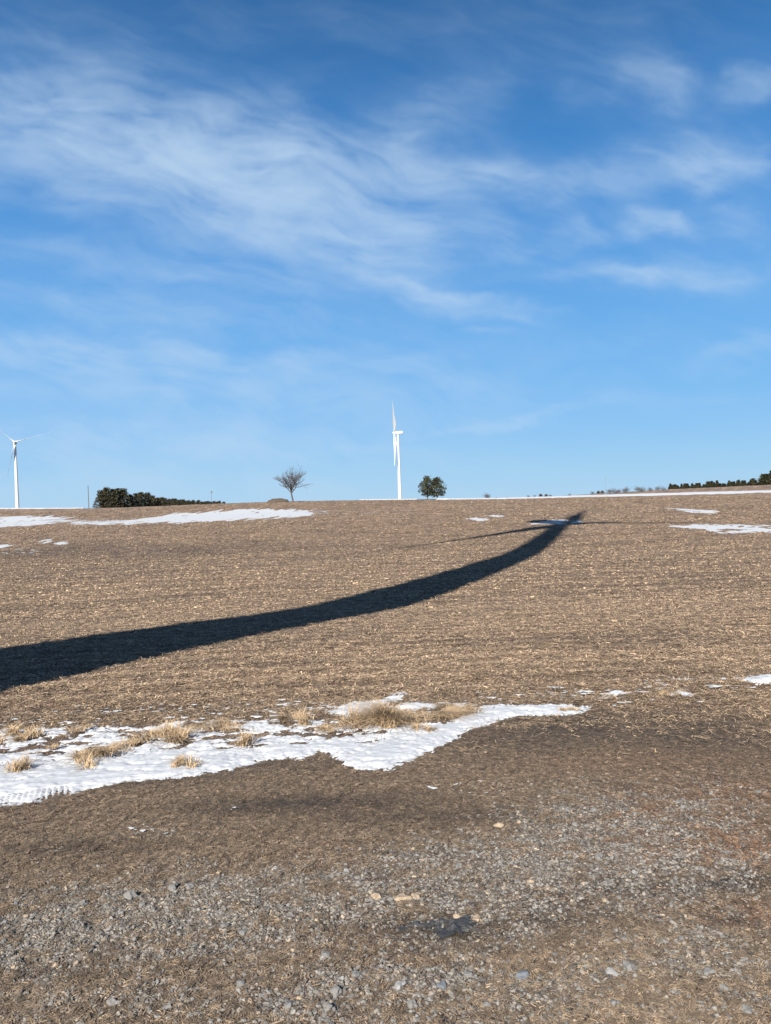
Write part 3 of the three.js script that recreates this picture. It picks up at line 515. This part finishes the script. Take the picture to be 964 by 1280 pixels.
{                                                                      // crop residue on the field, coarser as it recedes
  const shapes = [0, 1, 2].map((k) => strandGeo(rng(400 + k), 3, 0.8, 1.1, 0.5, 0.042)), wide = [0, 1, 2].map((k) => strandGeo(rng(500 + k), 4, 0.6, 1.6, 0.5, 0.11));
  const R = rng(81), lists = [[[], [], []], [[], [], []]];
  for (let i = 0, n = 0; n < 600000 && i < 2400000; i++) {
    const a = (R() - 0.5) * 1.32, r = Math.exp(lerp(Math.log(5.3), Math.log(240), Math.pow(R(), 1.25))), x = Math.sin(a) * r, z = Math.cos(a) * r;
    if (r < 9 && (R() > fieldAt(x, z) || (inNearSnow(x, z) && R() > 0.1))) continue;
    if (r < 70 && R() > 0.72 + 0.3 * Math.sin(drill(x, z))) continue;   // more of it lies along the drilled rows
    if (r > 60 && inFarSnow(x, z) && R() > 0.05) continue;
    const c = earthColour(x, z), lum = c[0] / 0.165; if (R() > 0.16 + 0.85 * lum) continue;
    const s = 0.056 * Math.pow(r / 8, 0.5) * (0.45 + 0.9 * R()), v = R() < 0.12 ? 1.2 + 0.4 * R() : 0.22 + 1.15 * R() * R() + 0.2 * R(), w = R(), d = lerp(0.5, 1, clamp(lum, 0, 1.4)), up = R() < 0.12 ? 1.2 : 0.5;
    lists[r * (0.5 + R()) > 34 ? 1 : 0][n % 3].push([x, ground(x, z) + 0.002, z, 0, R() * 6.28, 0, s, s * (0.25 + up * R()), s, lerp(0.285, 0.45, w) * v * d, lerp(0.204, 0.33, w) * v * d, lerp(0.136, 0.216, w) * v * d]); n++;
  }
  lists.forEach((q, j) => q.forEach((l, k) => scatter('crop_stubble', 'pale straw residue lying over the brown field', (j ? wide : shapes)[k], M.straw, l)));
}
{                                                                      // flecks of snow between the stalks
  const R = rng(91), list = [];
  const zones = [[300, 890, 330, 14, 130], [560, 885, 260, 12, 130], [760, 868, 180, 12, 130], [880, 855, 120, 10, 80], [60, 905, 130, 10, 60], [120, 652, 60, 4, 90], [460, 640, 120, 3, 40], [400, 640, 14, 6, 40], [20, 690, 40, 4, 20], [600, 985, 90, 14, 9], [180, 1042, 60, 6, 8], [290, 1014, 4, 2, 2]];
  for (const [X, Y, rx, ry, n] of zones) for (let i = 0; i < n; i++) {
    const c = at(X + (R() + R() - 1) * rx, Y + (R() + R() - 1) * ry), s = c[2] / F * (1.6 + 6 * R() * R() * R() * 1.5);
    list.push([c[0], c[1] + 0.01 + (c[2] > 20 ? 0.05 : 0), c[2], 0, (R() - 0.5), 0, s * (1.2 + 1.6 * R()), Math.min(s * 0.3, 0.06), s * (0.5 + 0.8 * R()), 1, 1, 1]);
  }
  const m = M.snow.clone(); m.bumpMap = m.map = null;
  scatter('snow_fleck', 'small flecks of snow left between the stalks', stoneShapes[3], m, list);
}

// ---------------------------------------------------------------- trees, shrubs, poles and the spoil heap on the ridge
function limb(out, a, b, r0, r1, sides = 5) {
  const d = b.clone().sub(a), l = d.length(), g = new THREE.CylinderGeometry(r1, r0, l, sides, 1, true); g.translate(0, l / 2, 0);
  g.applyQuaternion(new THREE.Quaternion().setFromUnitVectors(new THREE.Vector3(0, 1, 0), d.divideScalar(l))).translate(a.x, a.y, a.z); out.push(g);
}
function bareTree(seed, height, spread, trunkR, twig, depth, bole) {    // bole: share of the height below the first fork
  const R = rng(seed), trunk = [], crown = [];
  const grow = (p, dir, len, r, lvl) => {
    const n = lvl === 0 ? 4 : 3, path = [p.clone()]; let q = p.clone(), d = dir.clone();
    for (let k = 0; k < n; k++) {
      const nx = q.clone().addScaledVector(d, len / n), r1 = lerp(r, r * 0.6, (k + 1) / n), r0 = lerp(r, r * 0.6, k / n);
      limb(lvl === 0 ? trunk : crown, q, nx, Math.max(r0, twig), Math.max(r1, twig), lvl < 2 ? 8 : lvl < 4 ? 4 : 3);
      q = nx; path.push(q); d.add(new THREE.Vector3((R() - 0.5) * 0.42, (R() - 0.42) * 0.3, (R() - 0.5) * 0.42)).normalize();
    }
    if (lvl >= depth) return;
    const kids = lvl === 0 ? 6 : lvl === 1 ? 5 : 3 + (R() < 0.4 ? 1 : 0), ph = R() * 6.28;
    for (let k = 0; k < kids; k++) {
      const from = lvl === 0 ? lerp(0.68, 1, k / (kids - 1)) : lerp(0.3, 1, k / (kids - 1)), fi = Math.min(n - 1, Math.floor(from * n)), o = path[fi].clone().lerp(path[fi + 1], from * n - fi);
      const t = ph + k * 2.4 + (R() - 0.5) * 0.8, tilt = k === kids - 1 ? 0.15 + 0.2 * R() : 0.5 + 0.5 * R(), up = d.clone(), side = new THREE.Vector3(Math.cos(t), 0, Math.sin(t));
      side.addScaledVector(up, -side.dot(up)).normalize();
      const nd = up.multiplyScalar(Math.cos(tilt)).addScaledVector(side, Math.sin(tilt) * spread); nd.y += 0.1; nd.normalize();
      grow(o, nd, (lvl === 0 ? height * (1 - bole) * (0.42 + 0.14 * R()) : len * (0.5 + 0.28 * R())), r * (lvl === 0 ? 0.5 : 0.55), lvl + 1);
    }
  };
  grow(new THREE.Vector3(0, -0.3, 0), new THREE.Vector3(0.03, 1, 0).normalize(), height * bole * 1.3, trunkR, 0);
  const t = mergeGeometries(trunk), c = mergeGeometries(crown); c.computeBoundingBox();
  const k = height / c.boundingBox.max.y; t.scale(k, k, k); c.scale(k, k, k);
  return [t, c];
}
{
  const b = off(366, 627, 232), g = new THREE.Group(), [t, c] = bareTree(7, 12.2, 0.85, 0.36, 0.024, 5, 0.3);
  part(g, 'trunk', t, M.greyBark); part(g, 'branches', c, M.greyBark);
  g.position.set(b[0], land(b[0], b[2]), -b[2]); put(g, 'bare_tree', { label: 'leafless spreading tree on the ridge beside the spoil heap', category: 'tree' });
  const q = off(348, 627, 231), geo = new THREE.SphereGeometry(1, 30, 12, 0, 6.284, 0, 1.6), p = geo.attributes.position;
  for (let i = 0; i < p.count; i++) { const x = p.getX(i), y = p.getY(i), z = p.getZ(i), k = 1 + 0.22 * fbm(x * 1.7, z * 1.7 + y, 3); p.setXYZ(i, x * 3.4 * k, Math.pow(Math.max(0, y), 0.9) * 1.35 * k - 0.15, z * 2.2 * k); }
  geo.computeVertexNormals(); const m = new THREE.Mesh(geo, M.mound); m.position.set(q[0], land(q[0], q[2]), -q[2]); put(m, 'spoil_heap', { label: 'low dark heap of earth at the foot of the leafless tree', category: 'earth heap' });
}
function evergreen(seed, h, w, form, tone) {                           // form: 'cedar' to the ground, 'pine' on a bare stem, 'spruce' pointed
  const R = rng(seed), pos = [], col = [], idx = [], base = form === 'pine' ? 0.18 : 0.02, clumps = form === 'pine' ? 58 : 60, stems = [];
  limb(stems, new THREE.Vector3(0, -0.4, 0), new THREE.Vector3(0.1 * w * (R() - 0.5), h * 0.9, 0), 0.026 * h, 0.006 * h, 7);
  for (let i = 0; i < clumps; i++) {
    const t = (i + R()) / clumps, y = lerp(base, 0.97, form === 'spruce' ? Math.pow(t, 1.3) : t);
    const prof = form === 'spruce' ? 1 - y : form === 'pine' ? Math.sin(Math.PI * clamp((y - base) / (1 - base) * 0.84 + 0.14, 0, 1)) ** 0.75 * (1.25 - 0.75 * y) : Math.pow(1 - y, 0.62) * (0.75 + 0.25 * sst(0, 0.2, y));
    const a = i * 2.4 + R(), rad = w / 2 * prof * (form === 'pine' ? 0.15 + 1.05 * R() : 0.35 + 0.8 * R()), cx = Math.cos(a) * rad, cz = Math.sin(a) * rad, cy = y * h, cs = w * (form === 'pine' ? 0.17 : 0.16) * (0.45 + 0.9 * R()) * (form === 'spruce' ? 0.8 * prof + 0.25 : 1);
    if (form === 'pine' && i % 3 === 0) limb(stems, new THREE.Vector3(0, cy - rad * 0.45, 0), new THREE.Vector3(cx, cy, cz), 0.012 * h, 0.004 * h, 4);
    const v0 = 0.7 + 0.6 * R(), warm = R();
    for (let k = 0; k < 46; k++) {
      const th = R() * 6.283, ph = Math.acos(2 * R() - 1), q = Math.cbrt(R()), x = cx + Math.sin(ph) * Math.cos(th) * cs * q, z = cz + Math.sin(ph) * Math.sin(th) * cs * q, yy = Math.max(0.02 * h, cy + Math.cos(ph) * cs * 0.75 * q);
      const l = 0.26 + 0.26 * R(), d = new THREE.Vector3(Math.cos(th) * 0.9, 0.35 + 0.6 * R(), Math.sin(th) * 0.9).normalize(), s = new THREE.Vector3(R() - 0.5, R() - 0.5, R() - 0.5).cross(d).normalize().multiplyScalar(0.11 + 0.09 * R()), b = pos.length / 3;
      pos.push(x - s.x, yy - s.y, z - s.z, x + s.x, yy + s.y, z + s.z, x + d.x * l, yy + d.y * l, z + d.z * l);
      const v = v0 * (0.7 + 0.6 * R()); for (let e = 0; e < 3; e++) col.push(tone[0] * v * (1 + 0.5 * warm), tone[1] * v * (1 + 0.12 * warm), tone[2] * v);
      idx.push(b, b + 1, b + 2);
    }
  }
  const g = new THREE.BufferGeometry(); g.setAttribute('position', new THREE.Float32BufferAttribute(pos, 3)); g.setAttribute('color', new THREE.Float32BufferAttribute(col, 3)); g.setIndex(idx); g.computeVertexNormals();
  return [mergeGeometries(stems), g];
}
function tree(kind, [stem, crown], x, y, z, turn, s, data) { const g = new THREE.Group(); part(g, 'trunk', stem, M.bark); part(g, 'crown', crown, M.needles); g.position.set(x, y, -z); g.rotation.y = turn; g.scale.set(s[0], s[1], s[0]); return put(g, kind, data); }
const CEDAR = [0.038, 0.042, 0.022], PINE = [0.03, 0.039, 0.021], SPRUCE = [0.042, 0.05, 0.025];
{
  // two pines on the ridge
  for (const [X, w, h, label, seed, lean] of [[534.5, 6.0, 7.7, 'taller bushy pine of the pair beside the far turbine', 21, 0], [546.5, 5.6, 7.2, 'shorter open pine of the pair beside the far turbine', 22, 0]]) {
    const p = off(X, 623, 246); tree('pine_tree', evergreen(seed, h, w, 'pine', PINE), p[0], land(p[0], p[2]) - 0.1, p[2], seed, [1, 1], { label, category: 'pine tree', group: 'pair of pines on the ridge' });
  }
  // the windbreak behind the ridge: crowns sink lower as the row runs away
  const cedars = [31, 32, 33, 34].map((s) => evergreen(s, 8, 5.2, 'cedar', CEDAR)), R = rng(55);
  const row = [[127, 612, 290], [134, 611, 292], [141, 613, 294], [148, 612, 297], [155, 613, 300], [163, 617, 304], [170, 616, 308], [177, 617, 313], [184, 618, 318], [190, 621, 326], [196, 622, 334], [203, 622, 344], [210, 624, 356], [216, 624, 370], [222, 624.5, 385], [228, 625, 400], [234, 626, 418], [240, 626, 436], [246, 626, 455], [252, 626.5, 475], [258, 626, 495], [264, 626.5, 515], [270, 627, 540], [276, 627, 565], [281, 628, 590]];
  for (let i = row.length - 1; i > 9; i--) row.splice(i, 0, row[i].map((v, k) => (v + row[i - 1][k]) / 2));
  row.forEach(([X, top, z], i) => {
    const p = off(X + (R() - 0.5) * 3, top + (R() - 0.5) * (i < 10 ? 4 : 2), z), y = land(p[0], z), h = Math.max(2.2, p[1] - y), s = h / 8;
    tree('cedar_tree', cedars[i % 4], p[0], y, z, R() * 6.28, [Math.max(0.95, s * (1.05 + 0.3 * R())), s], { label: i ? 'dark evergreen in the windbreak row running behind the ridge' : 'tallest dark evergreen at the end of the windbreak beside the thin pole', category: 'evergreen tree', group: 'windbreak of dark evergreens behind the ridge' });
  });
  // the evergreen row over the farther rise
  const spruces = [41, 42, 43, 44].map((s, i) => evergreen(s, 6, i === 2 ? 4.2 : 3.2, i === 2 ? 'cedar' : 'spruce', SPRUCE)), top = table([836, 850, 870, 890, 905, 920, 935, 948, 958, 975, 1000], [606, 604, 605, 602, 602, 601, 600, 598, 592, 587, 586]);
  for (let i = 0; i < 46; i++) {
    const X = 837 + i * 3.5 + (R() - 0.5) * 2, z = lerp(470, 398, i / 45), p = off(X, top(X) + (R() - 0.5) * 4.4 + 0.5, z), y = land(p[0], z) - 0.3, h = clamp(p[1] - y, 1.6, 11), s = h / 6;
    tree('spruce_tree', spruces[i % 4], p[0], y, z, R() * 6.28, [Math.max(1.1, s * (1.3 + 0.5 * R())), s], { label: 'evergreen in the long row along the farther rise', category: 'evergreen tree', group: 'row of evergreens on the farther rise' });
  }
  // leafless shrubs along the drift
  const shrubs = [61, 62, 63].map((s) => bareTree(s, 3, 1.1, 0.05, 0.02, 4, 0.07));
  [[608, 615, 300, 5], [762, 609, 330, 2.2], [768, 609, 330, 3], [783, 607, 340, 3.4], [798, 606, 345, 4.6], [804, 607, 345, 3.6], [812, 608, 350, 3], [822, 606, 350, 4.2], [829, 607, 350, 3.6], [774, 610, 335, 2.2], [741, 613, 330, 2.6], [712, 616, 320, 2.2], [660, 619, 310, 2], [668, 618, 310, 2.2]].forEach(([X, tp, z, h], i) => {
    const p = off(X, tp, z), y = land(p[0], z), hh = clamp(p[1] - y, 1.2, h * 1.4), [t, c] = shrubs[i % 3], g = new THREE.Group();
    part(g, 'trunk', t, M.greyBark); part(g, 'branches', c, M.greyBark); g.position.set(p[0], y, -z); g.rotation.y = i; g.scale.setScalar(hh / 3);
    put(g, 'bare_shrub', i ? { label: 'small leafless shrub scattered along the farther rise behind the drift', category: 'shrub', group: 'leafless shrubs behind the drift' } : { label: 'lone leafless sapling behind the drift near the pine pair', category: 'shrub', group: 'leafless shrubs behind the drift' });
  });
  // far rounded bushes over the ridge
  const bush = [71, 72].map((s) => evergreen(s, 4, 7, 'cedar', [0.05, 0.05, 0.045]));
  [[676, 618, 620], [683, 618, 620], [688, 619, 620], [620, 622, 600], [634, 622, 600], [642, 622, 610], [748, 614, 420], [753, 613.5, 420]].forEach(([X, tp, z], i) => {
    const p = off(X, tp, z), y = land(p[0], z) - 0.4, s = clamp(p[1] - y, 1, 8) / 4;
    tree('distant_bush', bush[i % 2], p[0], y, z, i, [s * 0.8, s], { label: 'far rounded dark bush peeping over the snow drift', category: 'bush', group: 'far bushes beyond the drift' });
  });
}
{
  const transformerGeo = lathe([[0.01, -0.8], [0.5, -0.8], [0.5, 0.8], [0.35, 0.95], [0.01, 0.95]], 12);
  const pole = (X, yTop, z, r, label) => {
    const p = off(X, yTop, z), y = land(p[0], z) - 0.5, g = new THREE.Group(), h = p[1] - y;
    part(g, 'post', lathe([[r * 1.25, 0], [r, h], [0.01, h]], 10), M.pole);
    if (/transformer/.test(label)) part(g, 'transformer', transformerGeo, M.pole).position.set(r + 0.3, h - 1.6, 0);
    g.position.set(p[0], y, -z); put(g, 'utility_pole', { label, category: 'pole', group: 'poles on the skyline' });
  };
  pole(110.2, 607, 292, 0.15, 'thin dark pole standing at the end of the windbreak');
  pole(264, 613, 640, 0.14, 'small pole with a transformer above the low end of the windbreak');
  pole(757, 595, 1400, 0.14, 'tiny far mast rising above the shrubs behind the drift');
}

renderer.render(scene, camera);
